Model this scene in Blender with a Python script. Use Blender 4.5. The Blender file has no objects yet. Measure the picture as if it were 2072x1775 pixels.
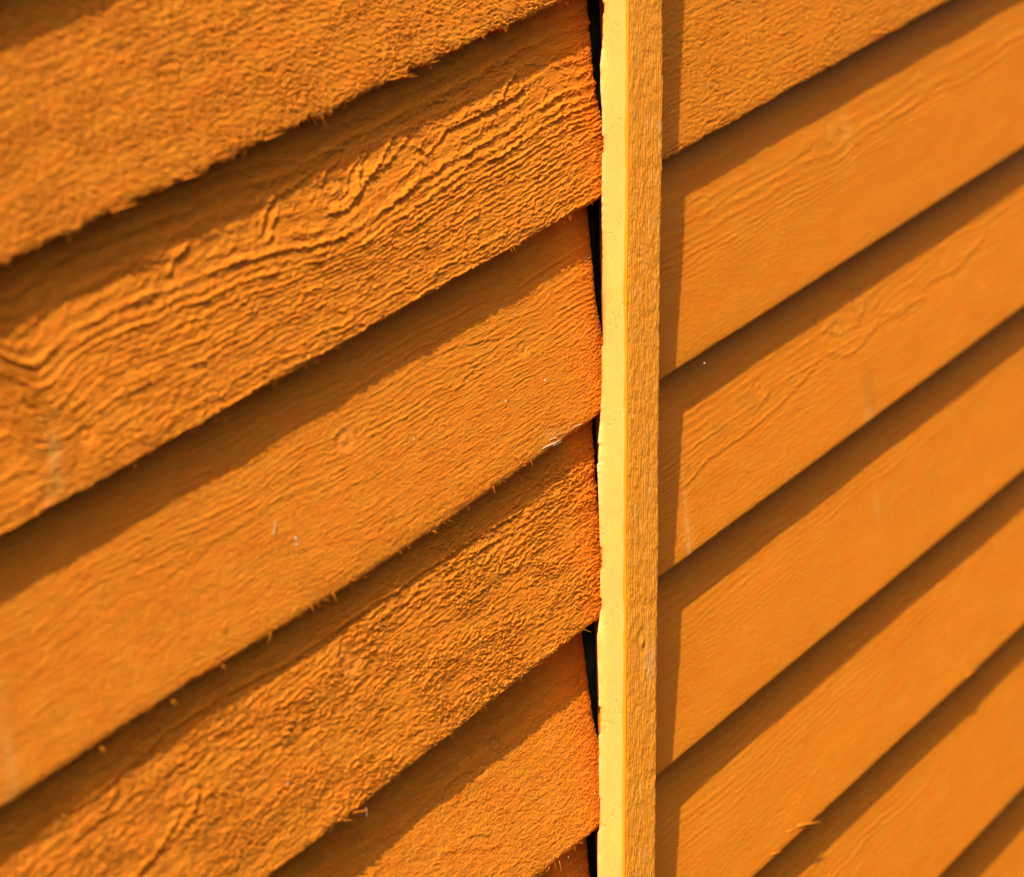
import bpy, math, random
import numpy as np
from mathutils import Vector, Matrix
random.seed(7)
R = math.radians
SC = bpy.context.scene

# ------------------------------------------------------------------ geometry of the place (millimetres until meshes are built)
MM = 0.001
FPX = 6000.0                      # focal length in units of a 2072-wide picture
CX, CY = 1036.0, 887.5
PSI = math.atan(FPX / 4712.8)     # the fence recedes to the right by this angle
SL = math.atan(3051.3 / FPX * math.sin(PSI))   # slope of the boards in the fence plane
S = 0.241                         # mm per unit at the batten
DIST = FPX * S
HX = np.array([math.cos(PSI), math.sin(PSI), 0.0]); NN = np.array([math.sin(PSI), -math.cos(PSI), 0.0])
P0 = np.array([(1275 - CX) * S, DIST, 0.0])
SUN_T = (-2.27, 1.0, 2.9)        # to the sun, in fence axes (along, out, up)

def on_plane(px, py, N=0.0):
    """where the sight line through a photo point meets the fence's plane raised by N: gives (x, z) on the fence"""
    r = np.array([(px - CX) / FPX, 1.0, -(py - CY) / FPX])
    t = (NN @ P0 + N) / (NN @ r)
    q = r * t - P0
    return float(q @ HX), float(q[2])

# ------------------------------------------------------------------ camera
cam_d = bpy.data.cameras.new('camera'); cam = bpy.data.objects.new('camera', cam_d); SC.collection.objects.link(cam)
cam.location = (0, 0, 0); cam.rotation_euler = (R(90), 0, 0)
cam_d.sensor_width = 36; cam_d.lens = 36 * FPX / 2072
cam_d.clip_start = 0.05; cam_d.clip_end = 100
cam_d.dof.use_dof = True
cam_d.dof.focus_distance = 1.41
cam_d.dof.aperture_fstop = 7.2
SC.camera = cam

# ------------------------------------------------------------------ sky and sun
sd = SUN_T[0] * HX + SUN_T[1] * NN + np.array([0, 0, SUN_T[2]])
sdv = Vector(sd).normalized()
w = bpy.data.worlds.new("World"); SC.world = w; w.use_nodes = True
nt = w.node_tree; sky = nt.nodes.new('ShaderNodeTexSky'); sky.sky_type = 'NISHITA'; sky.sun_disc = False
sky.sun_elevation = math.asin(sdv.z); sky.sun_rotation = math.atan2(sdv.x, sdv.y)
bg = nt.nodes['Background']; bg.inputs[1].default_value = 0.14
sky.dust_density = 5.0; sky.ozone_density = 0.3; sky.air_density = 0.8
nt.links.new(sky.outputs[0], bg.inputs[0])
sun_d = bpy.data.lights.new('sun', 'SUN'); sun_d.energy = 4.8; sun_d.angle = R(0.53); sun_d.color = (1.0, 0.985, 0.84)
sun = bpy.data.objects.new('sun', sun_d); SC.collection.objects.link(sun)
sun.rotation_euler = sdv.to_track_quat('Z', 'Y').to_euler(); sun.location = sdv * 5
SC.view_settings.view_transform = 'Standard'; SC.view_settings.look = 'None'
SC.view_settings.gamma = 1; SC.view_settings.use_curve_mapping = False
SC.view_settings.exposure = 0.71
SC.render.engine = 'CYCLES'
SC.cycles.max_bounces = 10; SC.cycles.diffuse_bounces = 8; SC.cycles.use_denoising = True

# ------------------------------------------------------------------ noise
def _hash(ix, iy, seed):
    h = (ix.astype(np.int64) * 374761393 + iy.astype(np.int64) * 668265263 + seed * 1442695041) & 0xFFFFFFFF
    h = ((h ^ (h >> 13)) * 1274126177) & 0xFFFFFFFF
    return (h ^ (h >> 16)) & 0xFFFF

def gn(x, y, seed=0):
    x = np.asarray(x, float); y = np.asarray(y, float)
    x, y = np.broadcast_arrays(x, y)
    ix = np.floor(x); iy = np.floor(y); fx = x - ix; fy = y - iy
    ux = fx * fx * fx * (fx * (fx * 6 - 15) + 10); uy = fy * fy * fy * (fy * (fy * 6 - 15) + 10)
    def c(dx, dy):
        a = _hash(ix + dx, iy + dy, seed) * (2 * math.pi / 65536)
        return np.cos(a) * (fx - dx) + np.sin(a) * (fy - dy)
    a = c(0, 0); b = c(1, 0); d = c(0, 1); e = c(1, 1)
    return ((a + (b - a) * ux) * (1 - uy) + (d + (e - d) * ux) * uy) * 1.5

def fbm(x, y, seed=0, n=3):
    s = 0; a = 1.0; k = 1.0
    for i in range(n):
        s = s + a * gn(x * k, y * k, seed + i * 17); a *= .5; k *= 2.03
    return s / 1.6

def sstep(a, b, x):
    t = np.clip((x - a) / (b - a), 0, 1); return t * t * (3 - 2 * t)

def rnd1(i, seed):
    return _hash(np.asarray(i), np.asarray(i) * 0 + 3, seed) / 65536.0

# ------------------------------------------------------------------ materials
def new_mat(name):
    m = bpy.data.materials.new(name); m.use_nodes = True
    return m, m.node_tree, m.node_tree.nodes['Principled BSDF']

def stained_wood(name, base, deep, pale, red, rough=0.62, scale=1.0, bump=0.5, spec=0.10, coat_or_glow=(0.66, 0.185, 0.003)):
    """orange wood stain: colour drifts along the grain, thin and thick coats, bare pale wood at knots and breaks"""
    m, t, b = new_mat(name); N = t.nodes; L = t.links
    at = N.new('ShaderNodeAttribute'); at.attribute_name = 'grain'
    st = N.new('ShaderNodeAttribute'); st.attribute_name = 'stain'
    mp = N.new('ShaderNodeMapping'); L.new(at.outputs['Vector'], mp.inputs[0]); mp.inputs['Scale'].default_value = (0.05, 0.16, 1)
    n1 = N.new('ShaderNodeTexNoise'); L.new(mp.outputs[0], n1.inputs['Vector']); n1.inputs['Scale'].default_value = 1.0; n1.inputs['Detail'].default_value = 5
    mp2 = N.new('ShaderNodeMapping'); L.new(at.outputs['Vector'], mp2.inputs[0]); mp2.inputs['Scale'].default_value = (0.35 * scale, 1.8 * scale, 1)
    n2 = N.new('ShaderNodeTexNoise'); L.new(mp2.outputs[0], n2.inputs['Vector']); n2.inputs['Scale'].default_value = 1.0; n2.inputs['Detail'].default_value = 6; n2.inputs['Roughness'].default_value = .65
    def mix(fac, a, c):
        x = N.new('ShaderNodeMix'); x.data_type = 'RGBA'
        if isinstance(fac, float): x.inputs[0].default_value = fac
        else: L.new(fac, x.inputs[0])
        for s, v in ((6, a), (7, c)):
            if isinstance(v, tuple): x.inputs[s].default_value = (*v, 1)
            else: L.new(v, x.inputs[s])
        return x.outputs[2]
    def ramp(src, lo, hi):
        r = N.new('ShaderNodeMapRange'); L.new(src, r.inputs[0]); r.inputs[1].default_value = lo; r.inputs[2].default_value = hi
        r.interpolation_type = 'SMOOTHSTEP'; return r.outputs[0]
    c = mix(ramp(n1.outputs[0], .35, .68), base, red)
    c = mix(ramp(n2.outputs[0], .42, .75), c, deep)
    sx = N.new('ShaderNodeSeparateXYZ'); L.new(st.outputs['Vector'], sx.inputs[0])
    c = mix(sx.outputs[0], c, pale)
    c = mix(sx.outputs[1], c, (deep[0] * .66, deep[1] * .78, deep[2] * 1.6))
    c = mix(sx.outputs[2], c, coat_or_glow)
    L.new(c, b.inputs['Base Color'])
    b.inputs['Roughness'].default_value = rough
    b.inputs['Specular IOR Level'].default_value = spec
    mp3 = N.new('ShaderNodeMapping'); L.new(at.outputs['Vector'], mp3.inputs[0]); mp3.inputs['Scale'].default_value = (0.9, 2.6, 1)
    n3 = N.new('ShaderNodeTexNoise'); L.new(mp3.outputs[0], n3.inputs['Vector']); n3.inputs['Scale'].default_value = 1.0; n3.inputs['Detail'].default_value = 5; n3.inputs['Roughness'].default_value = .7
    bp = N.new('ShaderNodeBump'); bp.inputs['Strength'].default_value = 1.0; bp.inputs['Distance'].default_value = bump * MM
    L.new(n3.outputs[0], bp.inputs['Height']); L.new(bp.outputs[0], b.inputs['Normal'])
    return m

BASE = (0.60, 0.170, 0.0055); RED = (0.61, 0.144, 0.0035); DEEP = (0.47, 0.134, 0.006); PALE = (0.58, 0.27, 0.055)
M_ROUGH = stained_wood('stained_rough_wood', BASE, DEEP, PALE, RED, bump=0.75, coat_or_glow=(0.57, 0.100, 0.0012))  # last colour is the painted bounce glow on the left board ends
M_SMOOTH = stained_wood('stained_smooth_wood', (0.51, 0.145, 0.0045), (0.43, 0.124, 0.005), PALE, (0.53, 0.128, 0.0025), bump=0.2)
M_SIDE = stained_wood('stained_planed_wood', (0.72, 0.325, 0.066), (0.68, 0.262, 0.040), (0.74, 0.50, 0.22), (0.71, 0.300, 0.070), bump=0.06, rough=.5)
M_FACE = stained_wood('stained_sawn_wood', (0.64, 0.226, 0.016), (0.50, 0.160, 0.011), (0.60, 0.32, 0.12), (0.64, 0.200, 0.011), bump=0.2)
M_BARE = stained_wood('bare_broken_wood', (0.46, 0.28, 0.15), (0.50, 0.30, 0.15), (0.7, 0.6, 0.45), (0.60, 0.38, 0.20), bump=0.1)
M_ALGAE_SHADE = stained_wood('green_gap_shade_wood', (0.02, 0.035, 0.018), (0.012, 0.010, 0.006), (0.1, 0.2, 0.12), (0.018, 0.012, 0.006), bump=0.2)  # algae green taken near black, so the gap's shade is in the colour
m, t, b = new_mat('pale_grit'); b.inputs['Base Color'].default_value = (0.45, 0.43, 0.40, 1); b.inputs['Roughness'].default_value = .7
M_GRIT = m

# ------------------------------------------------------------------ mesh helpers
def link(o, parent=None):
    SC.collection.objects.link(o)
    if parent is not None: o.parent = parent
    return o

def mesh_obj(name, co, quads, mat, parent=None, grain=None, stain=None, polys=(), mats=None, smooth=True):
    """co in fence axes and millimetres (along, out, up); out becomes -Y of the fence"""
    co = np.asarray(co, float)
    me = bpy.data.meshes.new(name)
    v = np.empty_like(co); v[:, 0] = co[:, 0]; v[:, 1] = -co[:, 1]; v[:, 2] = co[:, 2]; v *= MM
    quads = np.asarray(quads, np.int32).reshape(-1, 4)
    nq = len(quads); np_ = len(polys); pl = sum(len(p) for p in polys)
    me.vertices.add(len(v)); me.vertices.foreach_set('co', v.ravel())
    me.loops.add(nq * 4 + pl); me.polygons.add(nq + np_)
    li = quads.ravel()
    st = np.arange(nq, dtype=np.int32) * 4
    if np_:
        li = np.concatenate([li] + [np.asarray(p, np.int32) for p in polys])
        st = np.concatenate([st, nq * 4 + np.concatenate([[0], np.cumsum([len(p) for p in polys])[:-1]]).astype(np.int32)])
    me.loops.foreach_set('vertex_index', li.astype(np.int32)); me.polygons.foreach_set('loop_start', st.astype(np.int32))
    if isinstance(mat, (list, tuple)):
        for q in mat: me.materials.append(q)
    else: me.materials.append(mat)
    if mats is not None: me.polygons.foreach_set('material_index', np.asarray(mats, np.int32))
    sm = np.ones(nq + np_, bool) if smooth else np.zeros(nq + np_, bool)
    if np_: sm[nq:] = False
    me.polygons.foreach_set('use_smooth', sm)
    me.update(calc_edges=True); me.validate()
    if grain is None: grain = co
    a = me.attributes.new('grain', 'FLOAT_VECTOR', 'POINT'); a.data.foreach_set('vector', np.asarray(grain, float).ravel())
    if stain is None: stain = np.zeros_like(co)
    a = me.attributes.new('stain', 'FLOAT_VECTOR', 'POINT'); a.data.foreach_set('vector', np.asarray(stain, float).ravel())
    return link(bpy.data.objects.new(name, me), parent)

fence = bpy.data.objects.new('wooden_fence', None); link(fence)
fence.location = P0 * MM; fence.rotation_euler = (0, 0, PSI)
fence.empty_display_size = .1
fence['label'] = 'orange stained wooden fence of rough overlapping boards with one upright batten, in raking sunlight'
fence['category'] = 'fence'

# ------------------------------------------------------------------ boards
PITCH = 98.0; FULL = 116.0
cs, sn = math.cos(SL), math.sin(SL)

def uv(X, Z): return X * cs + Z * sn, -X * sn + Z * cs

def edge_fn(p, q):
    """board's lower edge from two photo points: v as a line in u"""
    u0, v0 = uv(*on_plane(*p)); u1, v1 = uv(*on_plane(*q))
    k = (v1 - v0) / (u1 - u0); return v0 - k * u0, k

def ring_table(l0, l1, a, b_):
    g = np.linspace(-60, 200, 1400); lam = l0 + (l1 - l0) * sstep(a, b_, g)
    p = np.concatenate([[0], np.cumsum((g[1] - g[0]) / lam[1:])]); return g, p, lam

def board(name, a, k, X0, X1, par, STEP, THICK, right=False):
    seed = par['seed']
    # columns: dense where the photo looks, coarser outside it
    if not right:
        px = np.arange(-45, 1262, 1.35); xs = np.array([on_plane(p_, CY)[0] for p_ in px]); xs = xs[xs < X1 - .3]
        ext = np.arange(X0, xs[0] - 2, 2.5); xs = np.concatenate([ext, xs, [X1]])
        dw = .32
    else:
        px = np.arange(1262, 2115, 1.55); xs = np.array([on_plane(p_, CY)[0] for p_ in px]); xs = xs[xs > X0 + .3]
        ext = np.arange(xs[-1] + 2.5, X1, 2.5); xs = np.concatenate([[X0], xs, ext])
        dw = .42
    ws = np.concatenate([np.arange(0, 3, dw * .6), np.arange(3, PITCH + 5, dw), np.arange(PITCH + 6, FULL + .1, 3.0)])
    nx, nw = len(xs), len(ws)
    Xg, Wg = np.meshgrid(xs, ws)              # rows = w
    # u, v with v = a + k u + w ; X = u cs - v sn
    u = (Xg + sn * (a + Wg)) / (cs - sn * k)
    # ---- grain field
    W = 0
    if 'contour' in par:
        cu, cw = [], []
        for (qx, qy) in par['contour']:
            uu, vv = uv(*on_plane(qx, qy, -STEP * .5)); cu.append(uu); cw.append(vv - a - k * uu)
        o = np.argsort(cu); cu = np.array(cu)[o]; cw = np.array(cw)[o]
        uu_ = np.linspace(cu[0] - 40, cu[-1] + 40, 600); cc_ = np.interp(uu_, cu, cw); kk_ = np.exp(-((np.arange(-30, 31) * (uu_[1] - uu_[0])) / 6.0) ** 2); kk_ /= kk_.sum()
        cc_ = np.convolve(np.pad(cc_, 30, 'edge'), kk_, 'valid'); ref = np.interp(u, uu_, cc_); mean = cw.mean()
        W = (ref - mean) * sstep(0, mean, Wg) * 1.0
        W = W * (1 - .7 * sstep(mean + 15, mean + 60, Wg))
    g = Wg - W + par.get('warp', 3) * fbm(u / 95, Wg / 60, seed, 3) + par.get('tilt', 0) * u + par.get('mid', .7) * gn(u / 17, Wg / 8, seed + 3) + par.get('mid', .7) * .5 * gn(u / 7, Wg / 4, seed + 4)
    swirl = []; core = np.zeros_like(g); kn_stain = np.zeros_like(g); kn_dark = np.zeros_like(g); kcore = np.zeros_like(g)
    for kn in par.get('knots', []):
        kx, ky, su, sv, A = kn[:5]
        uu, vv = uv(*on_plane(kx, ky, -STEP * .4)); kw = vv - a - k * uu
        du = (u - uu) / su; dv = (Wg - kw) / sv; d2 = du * du + dv * dv
        d2n = d2 * (1 + .45 * fbm(u / 6, Wg / 4, seed + 5, 2))
        g = g - A * np.tanh(dv * 1.3) * np.exp(-d2n * .35)
        kk = np.exp(-(d2n * 3.0) ** 2)          # the knot itself
        kcore = np.maximum(kcore, kk)
        if A > 7: swirl.append((np.exp(-(d2n * 1.1) ** 2), np.sqrt(d2n), A))
        core = core + kk * (.5 * np.cos(np.sqrt(d2n) * 11.0) - .3)
        kn_stain = np.maximum(kn_stain, kk * kn[5] * (.6 + .4 * gn(u / 4, Wg / 3, seed + 9)))
        kn_dark = np.maximum(kn_dark, np.exp(-((np.sqrt(d2n) - .62) / .1) ** 2) * kn[6])
    gt, pt, lam = ring_table(*par['rings'])
    p = np.interp(g, gt, pt); lamg = np.interp(g, gt, lam)
    for (b_, rr_, A_) in swirl: p = p * (1 - b_) + (np.floor(p.mean()) + rr_ * (2.2 + .35 * A_)) * b_
    J = par.get('jag', 1.0)
    jag = J * (.55 * gn(u / 4.2, Wg / 2.0, seed + 21) + .42 * gn(u / 1.6, Wg / 1.2, seed + 22))
    p = p + np.clip(jag / lamg, -.45, .45)
    ip = np.floor(p); f = p - ip
    amp_i = .35 + .9 * rnd1(ip, seed + 31)
    along = sstep(-.35, .3, fbm(u / 26, p * .6, seed + 33, 2))
    ridge = np.exp(-((f - .62) / par.get('rw', .17)) ** 2)
    h = par['ring'] * (par.get('low', .6) + (1 - par.get('low', .6)) * sstep(25, 55, g)) * amp_i * (.35 + .65 * along) * (ridge + .35 * f * (1 - f) * 4 * .5 - .25 * (f < .25))
    tone = par.get('tone', .0) * (1 - np.clip(ridge * (.5 + .7 * along), 0, 1)) * (.5 + .5 * sstep(-.3, .3, fbm(u / 13, Wg / 5, seed + 35, 3)))
    bead = .45 + .85 * sstep(-.25, .3, gn(u / par.get('bead', 4.5), p * .9, seed + 34)); bb = par.get('beads', .6)
    h = h * (1 - bb + bb * bead)
    h = h * (1 - kcore) + core * par.get('kh', .5)
    # worm-like torn fibres of the rough saw
    wu = u + 3.5 * gn(u / 14, Wg / 7, seed + 41); ww = Wg + 1.5 * gn(u / 11, Wg / 6, seed + 42) - W * .6 if 'contour' in par else Wg + 1.5 * gn(u / 11, Wg / 6, seed + 42)
    wl = par.get('wlen', 5.0)
    worm = 1 - np.abs(gn(wu / wl, ww / 1.25, seed + 43)) * 2.1
    worm2 = 1 - np.abs(gn(wu / (wl * .45), ww / .8, seed + 44)) * 2.1
    gtop = 1 - par.get('calm', 0) * sstep(44, 56, g)
    mask = gtop * sstep(-.4, .35, fbm(u / 38, Wg / 16, seed + 45, 3) + par.get('wbias', 0.0))
    h = h + par['worm'] * mask * (.65 * worm * np.abs(worm) + .4 * worm2) * (1 - .8 * kcore)
    if par.get('plate'):
        q = fbm(u / 22, Wg / 9, seed + 51, 4) + .06 * gn(u / 1.5, Wg / 1.2, seed + 52)
        h = h + par['plate'] * sstep(.03, .09, q) - par['plate'] * .8 * sstep(.20, .25, q)
    h = h + par.get('fuzz', .06) * (gn(u / 1.1, Wg / .7, seed + 61) + .6 * gn(u / .6, Wg / .5, seed + 62))
    h = h + par.get('fibre', .10) * (gn(u / 2.6, (Wg - .15 * u) / .62, seed + 66) + .8 * gn(u / 1.5, (Wg + .3 * u) / .8, seed + 67))
    h = h - par.get('split', .05) * sstep(.42, .62, gn(u / 19 + .3 * gn(u / 9, Wg / 3, seed + 57), (Wg - W * .8) / .75, seed + 58))
    # whiskery diagonal lumps
    h = h + par.get('lump', 0) * (gn(u / 3.2, (Wg + .5 * u) / 1.7, seed + 63) + .8 * np.abs(gn(u / 6.5, (Wg + .2 * u) / 2.6, seed + 64)))
    h = h + .5 * fbm(u / 70, Wg / 40, seed + 71, 2)                 # slight cupping
    # saw strokes running straight down the face
    h = h + par.get('saw', .03) * gn(Xg / 1.9, Wg / 90, seed + 72)
    # short cracks across
    for (pts, hh_, wd_) in par.get('crest', []):                     # torn grain standing up along a line
        q_ = [on_plane(x_, y_, -STEP * .55) for x_, y_ in pts]
        Zc = u * sn + (a + k * u + Wg) * cs
        Xj = Xg + .9 * gn(u / 2.2, Wg / 1.8, seed + 201) + .5 * gn(u / .9, Wg / .9, seed + 202); Zj = Zc + .8 * gn(u / 1.9, Wg / 2.1, seed + 203)
        dm = np.full_like(Xg, 1e9); sd_ = np.zeros_like(Xg)
        for (xa, za), (xb, zb_) in zip(q_[:-1], q_[1:]):
            vx, vz = xb - xa, zb_ - za; t_ = np.clip(((Xj - xa) * vx + (Zj - za) * vz) / (vx * vx + vz * vz), 0, 1)
            dx_, dz_ = Xj - xa - t_ * vx, Zj - za - t_ * vz; dd = np.hypot(dx_, dz_)
            m_ = dd < dm; dm = np.where(m_, dd, dm); sd_ = np.where(m_, (dx_ * 1.0 - dz_ * 1.0), sd_)
        h = h + hh_ * np.exp(-(dm / wd_) ** 2) * (.75 + .5 * gn(u / 2.5, Wg / 2.5, seed + 204)) - .45 * hh_ * np.exp(-((dm - wd_ * 2) / (wd_ * 2.2)) ** 2) * (sd_ > 0)
    end_glow = np.zeros_like(h)
    if not right:                                                   # furry cut end, with the red glow bounced off the batten painted in
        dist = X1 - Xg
        end_glow = np.clip(np.exp(-(dist / 15.0) ** 2) * (.62 + .55 * fbm(u / 5, Wg / 3.5, seed + 97, 4)) + .45 * np.exp(-(dist / 27.0) ** 2) * np.clip(fbm(u / 6, Wg / 4, seed + 95, 4), -.2, 1), 0, 1)
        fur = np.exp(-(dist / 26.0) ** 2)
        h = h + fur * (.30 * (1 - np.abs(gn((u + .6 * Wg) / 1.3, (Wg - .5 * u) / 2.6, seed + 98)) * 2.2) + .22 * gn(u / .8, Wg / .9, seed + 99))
    h = h * np.where(Wg > PITCH + 4, 0.2, 1.0)
    # ---- wavy lower edge with torn teeth
    ue = (Xg + sn * a) / cs
    E = par.get('edge', 1.0)
    tooth = ue / par.get('tooth', 24.0) + .8 * gn(ue / 31, 0.3, seed + 81); tf = tooth - np.floor(tooth)
    jagE = E * (.9 * fbm(ue / 55, .5, seed + 82, 2) + .45 * gn(ue / 4.5, .5, seed + 83) + .34 * gn(ue / 1.5, .5, seed + 84)) \
        - E * par.get('toothh', .6) * np.exp(-((1 - tf) / .22)) * (rnd1(np.floor(tooth), seed + 85) > .3)
    jagE = jagE - jagE.mean() - par.get('bow', 0) * np.clip(1 - ((ue + 150) / 170.0) ** 2, 0, 1)
    wv = Wg + jagE * np.exp(-Wg / 3.5)
    rnd_edge = -1.0 * np.exp(-(Wg / .55)) - par.get('soft', .5) * np.exp(-(Wg / 2.4))
    away = 0 if right else 3.2 * np.clip(1 - (X1 - Xg) / 6.5, 0, 1) ** 2 * sstep(20, 55, Wg)      # cut end curved back, a shape added to make it fade into dark
    Nf = -STEP * Wg / PITCH - away + h * (1 - .55 * np.exp(-Wg / .8)) + rnd_edge
    U = (Xg + sn * (a + wv)) / (cs - sn * k); V = a + k * U + wv
    Z = U * sn + V * cs
    front = np.stack([Xg, Nf, Z], -1)
    # ---- underside and back
    nb = 6
    under = []
    z_e = front[0, :, 2]; n_e = front[0, :, 1]
    for j in range(1, nb + 1):
        tt = j / nb
        nn = n_e * (1 - tt) + (-THICK) * tt
        zz = z_e + .35 * gn(ue[0] / 1.6, tt * 5, seed + 91) * math.sin(tt * math.pi) + .4 * math.sin(tt * math.pi) * (-1) * 0 + .5 * tt
        under.append(np.stack([xs, nn, zz], -1))
    top = np.stack([xs, np.full(nx, -STEP * FULL / PITCH - 4.0), front[-1, :, 2]], -1)
    rows = [top] + under[::-1] + [front[i] for i in range(nw)]
    rows = np.stack(rows, 0); nr = rows.shape[0]
    grain_v = np.zeros_like(rows)
    for i in range(nr):
        j = max(0, i - 1 - nb)
        grain_v[i, :, 0] = u[min(j, nw - 1)]; grain_v[i, :, 1] = g[min(j, nw - 1)] + (0 if i > nb else (nb - i + 1) * 1.5)
    grain_v[..., 2] = seed * 3.7
    stain = np.zeros_like(rows); stain[1 + nb:, :, 0] = kn_stain; stain[1 + nb:, :, 1] = np.clip(kn_dark + tone, 0, 1); stain[1 + nb:, :, 2] = end_glow; stain[:1 + nb, :, 2] = end_glow[0]  # third channel carries the painted glow of the board ends
    for (qx, qy, rx, ry, s_) in par.get('pale', []):
        xx, zz = on_plane(qx, qy, -STEP * .2)
        d = ((rows[..., 0] - xx) / rx) ** 2 + ((rows[..., 2] - zz) / ry) ** 2
        nz = .5 + .8 * gn(rows[..., 0] / 2.5, rows[..., 2] / 9, seed + 95)
        stain[..., 0] = np.maximum(stain[..., 0], s_ * np.exp(-d * 1.2) * np.clip(nz + .3, 0, 1))
    for (qx, qy, rx, ry, s_) in par.get('blotch', []):
        xx, zz = on_plane(qx, qy, -STEP * .4)
        d = ((rows[..., 0] - xx) / rx) ** 2 + ((rows[..., 2] - zz) / ry) ** 2
        stain[..., 1] = np.maximum(stain[..., 1], s_ * sstep(1.3, .5, d * (1 + .5 * gn(rows[..., 0] / 5, rows[..., 2] / 8, seed + 96))))
    idx = np.arange(nr * nx).reshape(nr, nx)
    q = np.stack([idx[:-1, :-1], idx[:-1, 1:], idx[1:, 1:], idx[1:, :-1]], -1).reshape(-1, 4)
    top_strip = np.stack([idx[-1, :-1], idx[-1, 1:], idx[0, 1:], idx[0, :-1]], -1).reshape(-1, 4)
    q = np.concatenate([q, top_strip])
    caps = [list(idx[::-1, 0]), list(idx[:, -1])]
    ob = mesh_obj(name, rows.reshape(-1, 3), q, par['mat'], fence, grain_v.reshape(-1, 3), stain.reshape(-1, 3), polys=caps)
    return ob, dict(xs=xs, ws=ws, front=front, a=a, k=k)

def surf(info, X, Z):
    """height of a board's face at a place on the fence"""
    u, v = uv(X, Z); wv = v - info['a'] - info['k'] * u
    i = int(np.clip(np.searchsorted(info['xs'], X), 0, len(info['xs']) - 1)); j = int(np.clip(np.searchsorted(info['ws'], wv), 0, len(info['ws']) - 1))
    return float(info['front'][j, i, 1]), wv

# batten position, from its corners in the photo
XB0, _ = on_plane(1216, CY, 1.0)
lo, hi = 2.0, 40.0
for _ in range(40):
    mid = (lo + hi) / 2
    if on_plane(1268, CY, 1 + mid)[0] > XB0: lo = mid     # a higher plane shifts the hit to the left
    else: hi = mid
TB = (lo + hi) / 2; XB1, _ = on_plane(1332, CY, 1 + TB)
print('batten', XB0, XB1, 'thick', TB)

LX0, LX1 = on_plane(-45, CY)[0] - 110, XB0 + 8.0
RX0, RX1 = XB0 + 20.0, on_plane(2115, CY)[0] + 160

rough = dict(mat=M_ROUGH, tone=.26, split=.35, ring=.55, worm=.32, wlen=5, jag=1.0, fuzz=.14, rings=(2.6, 6.5, 40, 75), edge=1.0, saw=.04, lump=.12)
smooth = dict(mat=M_SMOOTH, tone=.10, kh=.22, fibre=.025, plate=.05, ring=.08, worm=.05, wlen=7, jag=.8, fuzz=.04, rings=(2.6, 5, 40, 80), edge=.42, saw=.045, toothh=.2, lump=.04, soft=.3)
def P(base, **kw): d = dict(base); d.update(kw); return d

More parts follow.
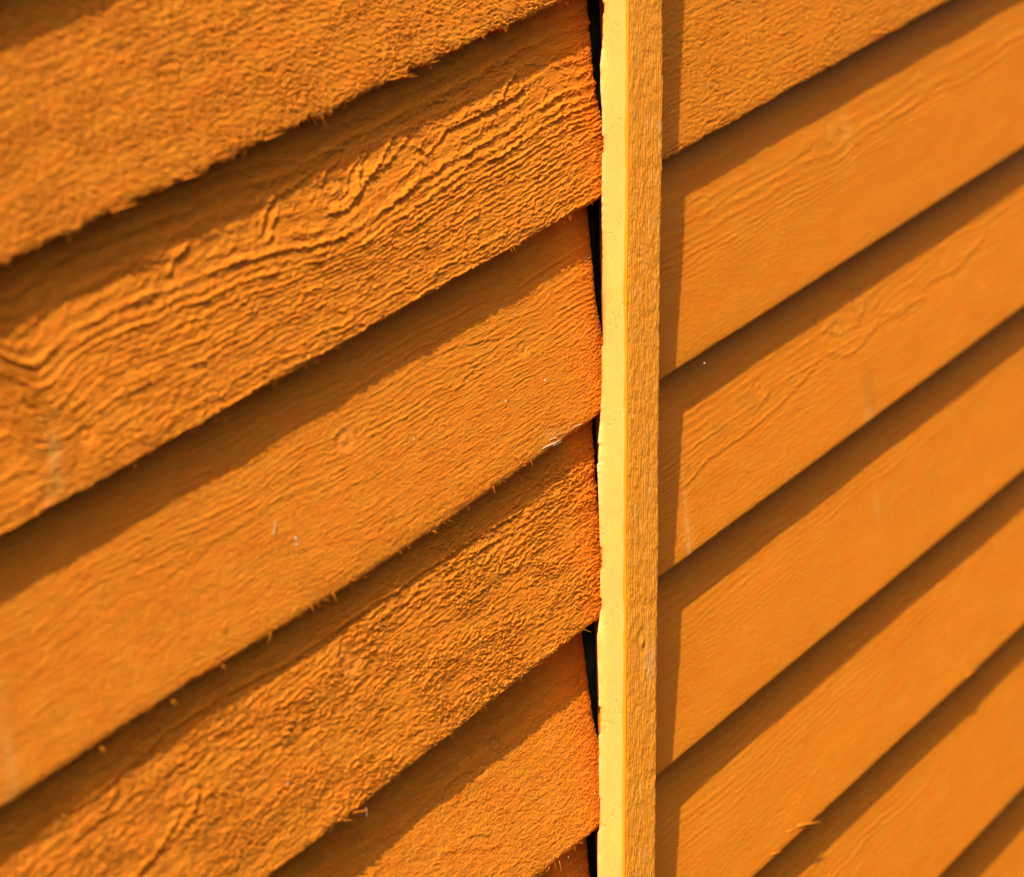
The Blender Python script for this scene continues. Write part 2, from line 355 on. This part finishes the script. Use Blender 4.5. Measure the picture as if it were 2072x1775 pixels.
LEFT = [
 # the board over the frame's top-left corner
 (((0, -30), (600, -290)), P(rough, seed=11, label='rough board at the very top left, only its shadow edge shows')),
 (((0, 538), (1150, -2)), P(rough, seed=12, ring=.15, worm=.66, wlen=4.8, lump=.36, mid=1.5, fuzz=.16, rings=(3.2, 4.5, 30, 80), edge=1.7, tooth=34, toothh=1.5,
    label='rough fuzzy board at top left with a torn splintered lower edge')),
 (((0, 1090), (1215, 401)), P(rough, seed=13, ring=1.12, worm=.34, wlen=4.5, jag=1.4, calm=.75, beads=.45, mid=.9, rings=(2.5, 7.0, 38, 62), plate=.42, rw=.17, edge=.9, lump=.16, kh=.9,
    contour=[(-40, 700), (20, 745), (80, 762), (150, 690), (280, 622), (400, 580), (500, 535), (620, 505), (700, 478), (760, 430), (900, 345), (1000, 292), (1150, 200), (1215, 180)],
    crest=[([(1048, 150), (1030, 172), (1020, 195), (1000, 214)], 1.1, .8), ([(1060, 176), (1042, 196), (1012, 212), (960, 238), (905, 262), (888, 288), (862, 312), (850, 298)], 1.1, .8),
           ([(748, 305), (728, 345), (724, 392), (700, 422), (665, 432)], 1.2, .9), ([(735, 315), (708, 352), (706, 385), (690, 402)], 1.0, .7), ([(700, 298), (690, 328), (664, 346), (655, 372)], 1.0, .7),
           ([(556, 398), (538, 436), (530, 472)], 1.4, 1.0), ([(566, 425), (552, 458), (545, 485)], 1.2, .9), ([(388, 488), (352, 528), (345, 552)], 1.3, 1.0), ([(800, 275), (770, 330), (735, 372), (722, 410)], 1.0, .8),
           ([(835, 268), (812, 300), (775, 340)], .8, .7), ([(650, 338), (622, 360), (592, 382), (560, 400)], .9, .8)],
    knots=[(690, 385, 22, 13, 6.5, .1, .0), (165, 880, 9, 8, 2, .05, .1)], pale=[(108, 930, 4, 16, .7), (90, 1010, 3, 10, .4)],
    label='board with bold raised wavy grain and a swirled knot')),
 (((0, 1640), (1215, 832)), P(rough, seed=14, ring=.27, worm=.15, wlen=3.6, jag=1.0, beads=.8, bead=3.6, mid=.8, rings=(2.1, 3.4, 35, 80), warp=6, bow=4.0, edge=.6, tooth=15, toothh=.9, lump=.08, fuzz=.09, plate=.10, split=.2, tilt=.02,
    crest=[([(915, 705), (985, 688), (1046, 680)], .3, .6), ([(905, 804), (958, 743), (996, 708)], .2, .6), ([(640, 1010), (760, 955), (860, 870), (905, 806)], .15, .7), ([(330, 1165), (420, 1100), (560, 1010), (660, 970)], .2, .9), ([(560, 1120), (700, 1085), (800, 1040)], .15, .7)],
    knots=[(703, 890, 13, 10, 2.6, .22, .18), (1060, 705, 9, 8, 2, .1, .1)], pale=[(15, 1570, 4, 22, .5), (1125, 880, 12, 3, .5), (8, 1420, 3, 10, .3)],
    label='finer grained board with a small oval knot and chipped lower edge')),
 (((545, 1778), (1215, 1249)), P(rough, seed=15, ring=.42, worm=1.1, wlen=4.6, jag=1.7, beads=.8, bead=6, mid=1.5, rings=(2.6, 4.2, 45, 80), warp=4, edge=1.0, lump=.22, fuzz=.14, plate=.26, toothh=.8,
    crest=[([(90, 1695), (220, 1590), (350, 1478), (470, 1402), (600, 1335), (700, 1268)], .8, 1.0), ([(700, 1262), (800, 1198), (900, 1132), (1000, 1068), (1060, 1034)], .8, .8), ([(820, 1222), (850, 1184), (950, 1124), (1015, 1088)], .7, .7),
           ([(352, 1660), (301, 1737), (261, 1778)], 1.1, 1.1), ([(398, 1600), (380, 1650), (330, 1715)], .9, 1.0), ([(466, 1660), (490, 1700)], .8, .7), ([(695, 1288), (682, 1330), (692, 1362)], .7, .8), ([(575, 1420), (592, 1465), (560, 1500)], .7, .8), ([(150, 1700), (210, 1650), (240, 1600)], .8, 1.0)],
    knots=[(715, 1340, 12, 12, 3, .15, .1)], label='very rough board with deep torn worm-like fibres')),
 (((1010, 1838), (1210, 1676)), P(rough, seed=16, ring=.24, worm=.26, wlen=2.0, jag=1.6, beads=.9, bead=2.2, mid=1.2, rings=(4.0, 7.5, 20, 80), warp=9, edge=1.1, lump=.16, fuzz=.20, plate=.08, split=.15,
    crest=[([(922, 1622), (926, 1675), (940, 1688), (978, 1688)], .26, .7), ([(975, 1625), (1028, 1642), (1099, 1596), (1208, 1519)], .2, .7), ([(830, 1735), (900, 1720), (985, 1712), (1080, 1650)], .22, .8), ([(890, 1640), (905, 1590), (960, 1550)], .35, .6)],
    knots=[(1016, 1505, 6, 5, 2, .2, .8), (985, 1560, 10, 7, 3, .1, .1)], label='fuzzy board at the bottom beside the batten with a small ringed knot')),
 (((1010, 2260), (1210, 2092)), P(rough, seed=17, label='bottommost board left of the batten, mostly hidden')),
]
RIGHT = [
 (((1340, -105), (1700, -290)), P(smooth, seed=30, label='board above the frame at top right')),
 (((1340, 329), (1930, -1)), P(rough, seed=31, ring=.16, worm=.38, wlen=5.5, lump=.20, fuzz=.10, rings=(3.0, 4.5, 30, 80), edge=1.0, tooth=9, toothh=.7, mat=M_SMOOTH,
    label='rough pitted board at top right')),
 (((1340, 770), (2072, 300)), P(smooth, seed=32, ring=.20, low=.12, crest=[([(1385, 455), (1440, 425), (1500, 380), (1580, 340), (1640, 300)], .2, .9), ([(1680, 290), (1700, 258), (1730, 270), (1745, 310)], .18, 1.3), ([(1700, 300), (1715, 275), (1735, 290)], .15, 1.2), ([(1780, 250), (1830, 225), (1900, 170)], .18, 1.4), ([(1385, 425), (1420, 395), (1445, 400)], .2, .8)], plate=.06, warp=5, blotch=[(1690, 330, 14, 9, .12), (1380, 380, 8, 10, .12)], rings=(2.6, 8.0, 45, 70), knots=[(1690, 262, 12, 14, 6, .15, .2), (1790, 90, 8, 10, 3, .2, .1)], pale=[(1725, 258, 4, 12, .35)],
    label='smooth board right of the batten, second from the top')),
 (((1340, 1168), (2072, 623)), P(smooth, seed=33, ring=.24, low=.3, plate=.09, worm=.07, blotch=[(1748, 790, 7, 17, .30), (1520, 815, 9, 7, .28), (1460, 870, 8, 6, .22), (1960, 600, 10, 14, .15)], rings=(2.6, 6.0, 35, 75), warp=6,
    crest=[([(1725, 617), (1735, 654), (1746, 628), (1738, 606)], .26, 1.3), ([(1670, 712), (1710, 720), (1735, 698), (1772, 654), (1827, 632)], .26, 1.4), ([(1768, 606), (1779, 636), (1808, 632), (1863, 603)], .26, 1.4), ([(1535, 818), (1553, 797), (1535, 764)], .3, 1.1),
           ([(1378, 983), (1425, 928), (1498, 880), (1564, 826), (1644, 745)], .3, .9), ([(1650, 640), (1668, 668), (1700, 676)], .35, 1.0), ([(1880, 570), (1930, 545), (1990, 480)], .35, 1.2)], knots=[(1745, 610, 10, 12, 5, .2, .4), (1700, 665, 9, 8, 3, .1, .3), (1540, 780, 11, 9, 2, .0, .1)],
    pale=[(1752, 850, 5, 12, .45), (1388, 1090, 4, 16, .6), (1390, 1010, 2, 14, .35)], label='knotty board with soft swirls right of the batten')),
 (((1335, 1570), (2072, 955)), P(smooth, seed=34, ring=.14, low=.15, warp=5, edge=.32, pale=[(1785, 1030, 2.5, 10, .3)], label='plain smooth board in the middle of the right side')),
 (((1535, 1768), (2072, 1268)), P(smooth, seed=35, ring=.20, low=.25, warp=5, plate=.07, edge=.55, tooth=13, toothh=.7, rings=(3, 5, 30, 80), label='smooth board with one long splinter on its lower edge')),
 (((1904, 1775), (2072, 1597)), P(smooth, seed=36, ring=.22, low=.3, plate=.07, warp=7, edge=.3, label='board near the bottom right corner')),
 (((1904, 2188), (2072, 1995)), P(smooth, seed=37, label='board at the bottom right corner, mostly out of frame')),
 (((1904, 2602), (2072, 2395)), P(smooth, seed=38, label='lowest board on the right, out of frame')),
]
infoL, infoR = [], []
STEP_L = [11, 11, 12.4, 11.6, 9.8, 16.2, 13, 13]; STEP_R = [10, 11, 10, 12.3, 13.2, 14.2, 12.5, 12, 12, 12]
for i, (pq, par) in enumerate(LEFT):
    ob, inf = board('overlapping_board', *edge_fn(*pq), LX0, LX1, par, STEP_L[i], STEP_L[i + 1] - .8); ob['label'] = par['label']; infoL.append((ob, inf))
for i, (pq, par) in enumerate(RIGHT):
    ob, inf = board('overlapping_board', *edge_fn(*pq), RX0, RX1, par, STEP_R[i], STEP_R[i + 1] - .8, right=True); ob['label'] = par['label']; infoR.append((ob, inf))

# ------------------------------------------------------------------ the upright batten and the one behind the joint
def upright(name, x0, x1, n0, n1, z0, z1, mats, wob, seed, dz=.45):
    zs = np.arange(z0, z1, dz)
    nzv = len(zs)
    wl = np.array([wob(z)[0] for z in zs]); wm = np.array([wob(z)[1] for z in zs]); wr = np.array([wob(z)[2] for z in zs])
    ring_pts = []
    T = n1 - n0; Wd = x1 - x0
    nS = 34; nF = 64
    cols = []; gr = []; stn = []; mi = []
    def add(x, n, gx, s0=None, s1=None, s2=None):
        cols.append(np.stack([x, n, zs], -1)); gr.append(np.stack([zs, np.full(nzv, gx), np.full(nzv, seed * 2.1)], -1))
        stn.append(np.stack([s0 if s0 is not None else np.zeros(nzv), s1 if s1 is not None else np.zeros(nzv), s2 if s2 is not None else np.zeros(nzv)], -1))
    # left side from the back to the front
    for i in range(nS):
        t_ = i / (nS - 1); n = n0 + T * t_
        back = np.exp(-t_ * 9)
        x = x0 + wl * back + wm * (1 - back) * .6
        nn = np.full(nzv, n)
        hh = .05 * fbm(zs / 40, n / 6, seed, 3) * 2 + .03 * gn(zs / 1.2, n / .8, seed + 3)
        # hairline cracks running diagonally
        cr = (zs + 0.6 * (n - n0) * -1.9) / 47.0 + .12 * gn(zs / 8, n / 3, seed + 4); cf = np.abs(cr - np.round(cr)) * 47
        crk = np.exp(-(cf / .5) ** 2) * (gn(zs / 2.0, n / 2.2, seed + 5) > -.15)
        hh = hh - .30 * crk - .10 * (gn(zs / 1.6, n / 1.1, seed + 13) > .72)
        rag = np.exp(-t_ * 16) * (.45 * np.abs(gn(zs / 2.2, .5, seed + 6)) * sstep(-.2, .3, gn(zs / 23, .5, seed + 15)) + 1.1 * sstep(.2, .3, gn(zs / 17, .5, seed + 14)))
        rnd = .9 * max(0, (t_ - .90) / .10) ** 2 * (1 + .4 * gn(zs / 30, .2, seed + 7))
        pal = .55 * np.exp(-t_ * 16) * (gn(zs / 9, .7, seed + 8) > 0.0) * np.clip(gn(zs / 3, .3, seed + 12) + .7, 0, 1)
        sd_ = 1.0 * sstep(.87, .93, np.full(nzv, t_) + .03 * gn(zs / 12, .5, seed + 9))
        add(x - hh + rag + rnd, nn, n, pal, .55 * crk + .4 * (gn(zs / 1.4, n / .7, seed + 16) > .60), sd_)
    # front from left to right
    for i in range(1, nF):
        t_ = i / (nF - 1); x = x0 + .9 + (Wd - .9) * t_
        xx = x + wm * .6 * (1 - t_) + wr * t_
        hh = .12 * fbm(zs / 26, x / 1.1, seed + 21, 2) + .22 * gn(zs / 5.5, x / .75, seed + 22) + .15 * gn(zs / 1.8, x / .6, seed + 23) + .07 * gn(zs / .8, x / .6, seed + 24) + .25 * fbm(zs / 7, x / 4, seed + 29, 2)
        hh = hh + .09 * np.sin(x * 3.4 + 1.2 * gn(zs / 60, .1, seed + 25)) * (.5 + .7 * gn(zs / 33, x / 8, seed + 26))
        # a knot with fibres bending round it
        kz = on_plane(1306, 1298, 1 + T)[1]; kx = x0 + Wd * .52
        d = np.sqrt(((zs - kz) / 5.5) ** 2 + ((x - kx) / 3.4) ** 2)
        hh = hh * (1 - np.exp(-d ** 2)) + .5 * np.exp(-d ** 2) * np.cos(d * 4.0) - .35 * np.exp(-((d - 1.1) / .3) ** 2) * .6
        pal = .5 * np.clip(fbm(zs / 16, x / 4, seed + 27, 3) - .25, 0, 1) * 2 + .4 * np.exp(-(((zs - kz + 11) / 9) ** 2 + ((x - kx - 6) / 3.5) ** 2))
        edge = -1.0 * np.exp(-(i) / 1.3) - .7 * np.exp(-(nF - 1 - i) / 1.1)
        rag = (.3 * np.abs(gn(zs / 1.8, .5, seed + 28)) + .5 * fbm(zs / 30, .5, seed + 31, 3) + .5 * sstep(.25, .3, gn(zs / 13, .3, seed + 32))) * np.exp(-(nF - 1 - i) / 1.5)
        add(xx - rag, n1 + hh + edge, x * 1.6, np.clip(pal, 0, .7))
    # right side and back
    for n in np.linspace(n1 - 1.0, n0, 9)[1:]:
        add(x1 + wr - .3 * np.abs(gn(zs / 2.5, n, seed + 30)), np.full(nzv, n), n + 40)
    nc = len(cols)
    A = np.stack(cols, 1)
    idx = np.arange(nzv * nc).reshape(nzv, nc)
    nxt = np.roll(idx, -1, axis=1)
    q = np.stack([idx[:-1], nxt[:-1], nxt[1:], idx[1:]], -1)
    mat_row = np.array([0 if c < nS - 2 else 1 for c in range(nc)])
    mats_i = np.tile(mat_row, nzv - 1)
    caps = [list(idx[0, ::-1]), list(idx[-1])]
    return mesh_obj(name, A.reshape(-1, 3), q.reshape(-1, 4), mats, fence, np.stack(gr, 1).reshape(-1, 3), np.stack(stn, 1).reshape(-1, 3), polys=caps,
                    mats=np.concatenate([mats_i, [1, 1]]))

def interp_px(tab, N, ref):
    zz, xx = [], []
    for (px_, py_) in tab:
        x_, z_ = on_plane(px_, py_, N); zz.append(z_); xx.append(x_ - ref)
    o = np.argsort(zz); zz = np.array(zz)[o]; xx = np.array(xx)[o]
    return lambda z: float(np.interp(z, zz, xx))
fl = interp_px([(1220, -60), (1219, 80), (1214, 130), (1215, 180), (1218, 230), (1217, 400), (1218, 520), (1217, 780), (1214, 850), (1207, 925), (1211, 1010), (1214, 1120), (1214, 1240), (1208, 1290), (1211, 1400), (1212, 1600), (1209, 1700), (1209, 1830)], 1.0, XB0)
fm = interp_px([(1273, -60), (1272, 250), (1271, 450), (1266, 580), (1268, 700), (1267, 900), (1264, 1100), (1265, 1300), (1262, 1600), (1259, 1830)], 1 + TB, XB0)
fr = interp_px([(1341, -60), (1343, 170), (1341, 330), (1338, 480), (1336, 700), (1334, 900), (1334, 1050), (1331, 1300), (1329, 1600), (1326, 1830)], 1 + TB, XB1)
zt = on_plane(1275, -60)[1] + 60; zb = on_plane(1275, 1830)[1] - 60
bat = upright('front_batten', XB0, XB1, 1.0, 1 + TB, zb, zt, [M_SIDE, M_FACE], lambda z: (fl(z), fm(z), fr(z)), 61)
bat['label'] = 'upright batten with smooth yellow sunlit side and rough sawn front'
rear = upright('rear_batten', XB0 - 6, XB0 + 30, -44.0, -18.5, zb, zt, [M_ALGAE_SHADE, M_ALGAE_SHADE], lambda z: (0, 0, 0), 77, dz=2.0)
rear['label'] = 'rear batten behind the joint, green with algae, shade of the gap painted in'

# ------------------------------------------------------------------ splinters and torn fibres
def spike(base, tip, r, bend=(0, 0, 0), segs=4, flat=1.0, seed=0):
    """a tapered curved splinter in fence axes (mm); returns vertices and quads"""
    b0 = np.array(base, float); t0 = np.array(tip, float); d = t0 - b0; L_ = np.linalg.norm(d); d /= L_
    s1 = np.cross(d, [0, 1, 0.3]); s1 /= np.linalg.norm(s1); s2 = np.cross(d, s1)
    vs, qs = [], []
    for i in range(segs + 1):
        t_ = i / segs; c = b0 + (t0 - b0) * t_ + np.array(bend) * math.sin(t_ * math.pi) * .5
        rr = r * (1 - t_) ** .7 + .02
        for j in range(4):
            an = math.pi / 4 + j * math.pi / 2
            vs.append(c + s1 * math.cos(an) * rr + s2 * math.sin(an) * rr * flat)
    for i in range(segs):
        for j in range(4):
            qs.append((i * 4 + j, i * 4 + (j + 1) % 4, (i + 1) * 4 + (j + 1) % 4, (i + 1) * 4 + j))
    qs.append((3, 2, 1, 0)); k_ = segs * 4; qs.append((k_, k_ + 1, k_ + 2, k_ + 3))
    return vs, qs

def splinter(owner, p, q, r, lift=1.0, mat=None, flat=.6, bend=.6, label=None, n0=None):
    ob, inf = owner
    x0, z0 = on_plane(p[0], p[1], 0); x1, z1 = on_plane(q[0], q[1], 0)
    n_, wv = surf(inf, x0, z0)
    if wv < 0: n_ = -.6
    if n0 is not None: n_ = n0
    x0, z0 = on_plane(p[0], p[1], n_); x1, z1 = on_plane(q[0], q[1], n_ + lift)
    vs, qs = spike((x0, n_ - .1, z0), (x1, n_ + lift, z1), r, (0, bend, random.uniform(-.3, .3)), flat=flat)
    o = mesh_obj('splinter', vs, qs, mat or ob.data.materials[0], ob)
    if label: o['label'] = label
    return o
Lb = infoL; Rb = infoR
SPL = [
 (Lb[1], (790, 162), (838, 148), .55, .8), (Lb[1], (800, 152), (830, 156), .4, 1.2), (Lb[1], (805, 158), (848, 153), .3, 1.6), (Lb[1], (800, 147), (818, 140), .3, 1.2),
 (Lb[1], (868, 128), (892, 122), .35, 1.0), (Lb[1], (535, 283), (576, 268), .7, .6), (Lb[1], (370, 362), (408, 352), .8, .6), (Lb[1], (225, 428), (282, 410), .8, .4), (Lb[1], (975, 72), (983, 84), .3, .6),
 (Lb[1], (962, 60), (979, 80), .5, .5), (Lb[1], (1140, 2), (1152, 12), .3, .6), (Lb[1], (640, 202), (655, 190), .35, .5), (Lb[1], (20, 515), (45, 505), .8, .6),
 (Lb[2], (820, 618), (832, 606), .3, .8), (Lb[2], (722, 672), (735, 664), .3, .8), (Lb[2], (893, 372), (902, 384), .3, .6), (Lb[2], (1182, 283), (1215, 284), .25, 1.2), (Lb[2], (1186, 292), (1200, 290), .25, 1.0),
 (Lb[2], (1128, 405), (1131, 428), .25, .7), (Lb[2], (452, 790), (448, 806), .7, 1.2), (Lb[2], (1166, 418), (1156, 424), .3, .6),
 (Lb[3], (1040, 922), (1053, 932), .45, 1.4), (Lb[3], (1074, 932), (1077, 945), .25, 1.5), (Lb[3], (998, 983), (1001, 1001), .25, 1.2), (Lb[3], (988, 975), (994, 992), .25, .8), (Lb[3], (908, 1036), (926, 1043), .35, 1.0),
 (Lb[3], (876, 1074), (886, 1080), .4, 1.6), (Lb[3], (706, 1172), (722, 1175), .4, .8), (Lb[3], (672, 1198), (683, 1222), .4, 1.2), (Lb[3], (548, 1278), (541, 1305), .35, 1.6), (Lb[3], (348, 1418), (360, 1428), .5, 1.0),
 (Lb[3], (628, 1225), (636, 1240), .4, 1.0), (Lb[3], (450, 1345), (456, 1356), .5, .8), (Lb[3], (205, 1512), (214, 1528), .6, .8), (Lb[3], (455, 1260), (452, 1278), .7, 1.5),
 (Lb[4], (712, 1645), (748, 1638), .6, 1.0), (Lb[4], (690, 1660), (716, 1660), .5, .8), (Lb[4], (1182, 1274), (1197, 1280), .15, 1.4), (Lb[4], (640, 1500), (668, 1545), .5, 1.4), (Lb[4], (570, 1620), (556, 1650), .5, 1.2),
 (Lb[5], (1132, 1742), (1135, 1768), .25, 1.0), (Lb[5], (1113, 1752), (1106, 1766), .25, 1.0), (Lb[5], (1122, 1745), (1124, 1762), .18, 1.2),
 (Rb[5], (1612, 1672), (1664, 1662), 1.2, .5), (Rb[5], (1590, 1684), (1632, 1670), .8, .4), (Rb[5], (1560, 1730), (1582, 1722), .7, .5), (Rb[5], (1955, 1370), (1975, 1352), .8, .4),
 (Rb[1], (1660, 132), (1672, 128), .5, .5), (Rb[1], (1775, 68), (1790, 62), .5, .5), (Rb[1], (1585, 178), (1596, 176), .4, .5),
]
for s_ in SPL: splinter(*s_)
for (p, q, r, l) in [((1120, 902), (1137, 893), .5, .5), ((1096, 908), (1138, 888), .6, .8), ((1108, 892), (1128, 884), .4, .6), ((1150, 869), (1182, 856), .5, .3), ((1092, 911), (1110, 900), .6, .2)]:
    splinter(Lb[3], p, q, r, l, mat=M_BARE, label='bare grey-white splinter torn from the lower edge', n0=-.8, flat=.5)
splinter(Lb[3], (553, 1088), (558, 1050), .45, .5, mat=M_BARE, label='pale sliver lying on the face')
splinter(Lb[4], (740, 1634), (742, 1656), .25, 1.0, mat=M_BARE, label='pale hair-thin sliver')

def fibres(owner, n, area, seed, lmin=1.0, lmax=3.6, r=.06, furry=False):
    ob, inf = owner; rs = np.random.RandomState(seed); V, Q = [], []
    cnt = 0
    for _ in range(n * 5):
        if cnt >= n: break
        px_ = rs.uniform(area[0], area[2]) if not furry else area[2] - abs(rs.normal(0, (area[2] - area[0]) * .45))
        py_ = rs.uniform(area[1], area[3])
        x, z = on_plane(px_, py_, -3); nn, wv = surf(inf, x, z)
        if wv < .4 or wv > 93 or x > LX1 - .5 and owner in Lb: continue
        Ln = rs.uniform(lmin, lmax); an = rs.normal(-1.9 if not furry else -2.4, .8)
        if rs.rand() < .3: an = SL + rs.normal(0, .35)
        dx, dz = math.cos(an) * Ln, math.sin(an) * Ln; up = rs.uniform(.1, .9) * (Ln * .35)
        vs, qs = spike((x, nn - .05, z), (x + dx, nn + up, z + dz), r * rs.uniform(.6, 1.5), (0, rs.uniform(.1, .5), rs.uniform(-.3, .3)), segs=3)
        k_ = len(V); V += vs; Q += [tuple(i + k_ for i in q_) for q_ in qs]; cnt += 1
    for _ in range(int(n * .7)):                                   # frayed lower edge
        x = on_plane(rs.uniform(area[0] - 150, area[2]), 900, -3)[0]
        if x > LX1 - 1 or gn(x / 9.0, .5, seed + 300) < rs.uniform(.05, .5): continue
        i = int(np.clip(np.searchsorted(inf['xs'], x), 0, len(inf['xs']) - 1)); e_ = inf['front'][rs.randint(1, 5), i]
        Ln = rs.gamma(2.0, .75) + .5; an = rs.choice([SL - .1, -1.3, -.6]) + rs.normal(0, .35)
        vs, qs = spike((e_[0], e_[1] - .25, e_[2] + .1), (e_[0] + math.cos(an) * Ln, e_[1] + rs.uniform(-.2, .8), e_[2] + math.sin(an) * Ln), rs.uniform(.07, .2), (0, rs.uniform(0, .4), rs.uniform(-.3, .3)), segs=3)
        k_ = len(V); V += vs; Q += [tuple(i_ + k_ for i_ in q_) for q_ in qs]
    o = mesh_obj('torn_fibres', V, Q, ob.data.materials[0], ob); o['kind'] = 'stuff'
    return o
fibres(Lb[1], 260, (250, 0, 1190, 500), 1, r=.07)
fibres(Lb[2], 420, (300, 150, 1214, 950), 2, r=.06)
fibres(Lb[3], 300, (300, 550, 1214, 1450), 3, r=.05, lmax=2.6)
fibres(Lb[4], 420, (300, 900, 1214, 1775), 4, r=.06)
fibres(Lb[5], 520, (640, 1300, 1210, 1775), 5, r=.055)

# pale grit caught on the rough faces
def fleck(owner, px_, py_, r):
    ob, inf = owner; x, z = on_plane(px_, py_, -3); nn, _ = surf(inf, x, z); x, z = on_plane(px_, py_, nn)
    rs = random.Random(int(px_ * 7 + py_)); vs = []; 
    import itertools
    for i in range(5):
        ph = -math.pi / 2 + math.pi * i / 4
        for j in range(6):
            th = j * math.pi / 3; k_ = rs.uniform(.75, 1.25)
            vs.append((x + math.cos(ph) * math.cos(th) * r * k_ * .7, nn + .1 + math.cos(ph) * math.sin(th) * r * k_ * .7, z + math.sin(ph) * r * 1.2))
    qs = [(i * 6 + j, i * 6 + (j + 1) % 6, (i + 1) * 6 + (j + 1) % 6, (i + 1) * 6 + j) for i in range(4) for j in range(6)]
    mesh_obj('grit_fleck', vs, qs, M_GRIT, ob)
for (o_, x_, y_, r_) in [(Lb[3], 1040, 638, .5), (Lb[3], 1102, 770, .5), (Lb[3], 1023, 812, .4), (Lb[3], 945, 772, .35), (Lb[3], 837, 890, .4), (Lb[3], 598, 1090, .6), (Lb[3], 600, 1102, .5), (Lb[4], 1195, 1131, .3),
                         (Lb[2], 681, 323, .35), (Lb[2], 828, 612, .4), (Lb[5], 1008, 1570, .3), (Lb[5], 1150, 1735, .3), (Lb[4], 582, 1585, .4), (Rb[2], 1425, 735, .5)]:
    fleck(o_, x_, y_, r_)
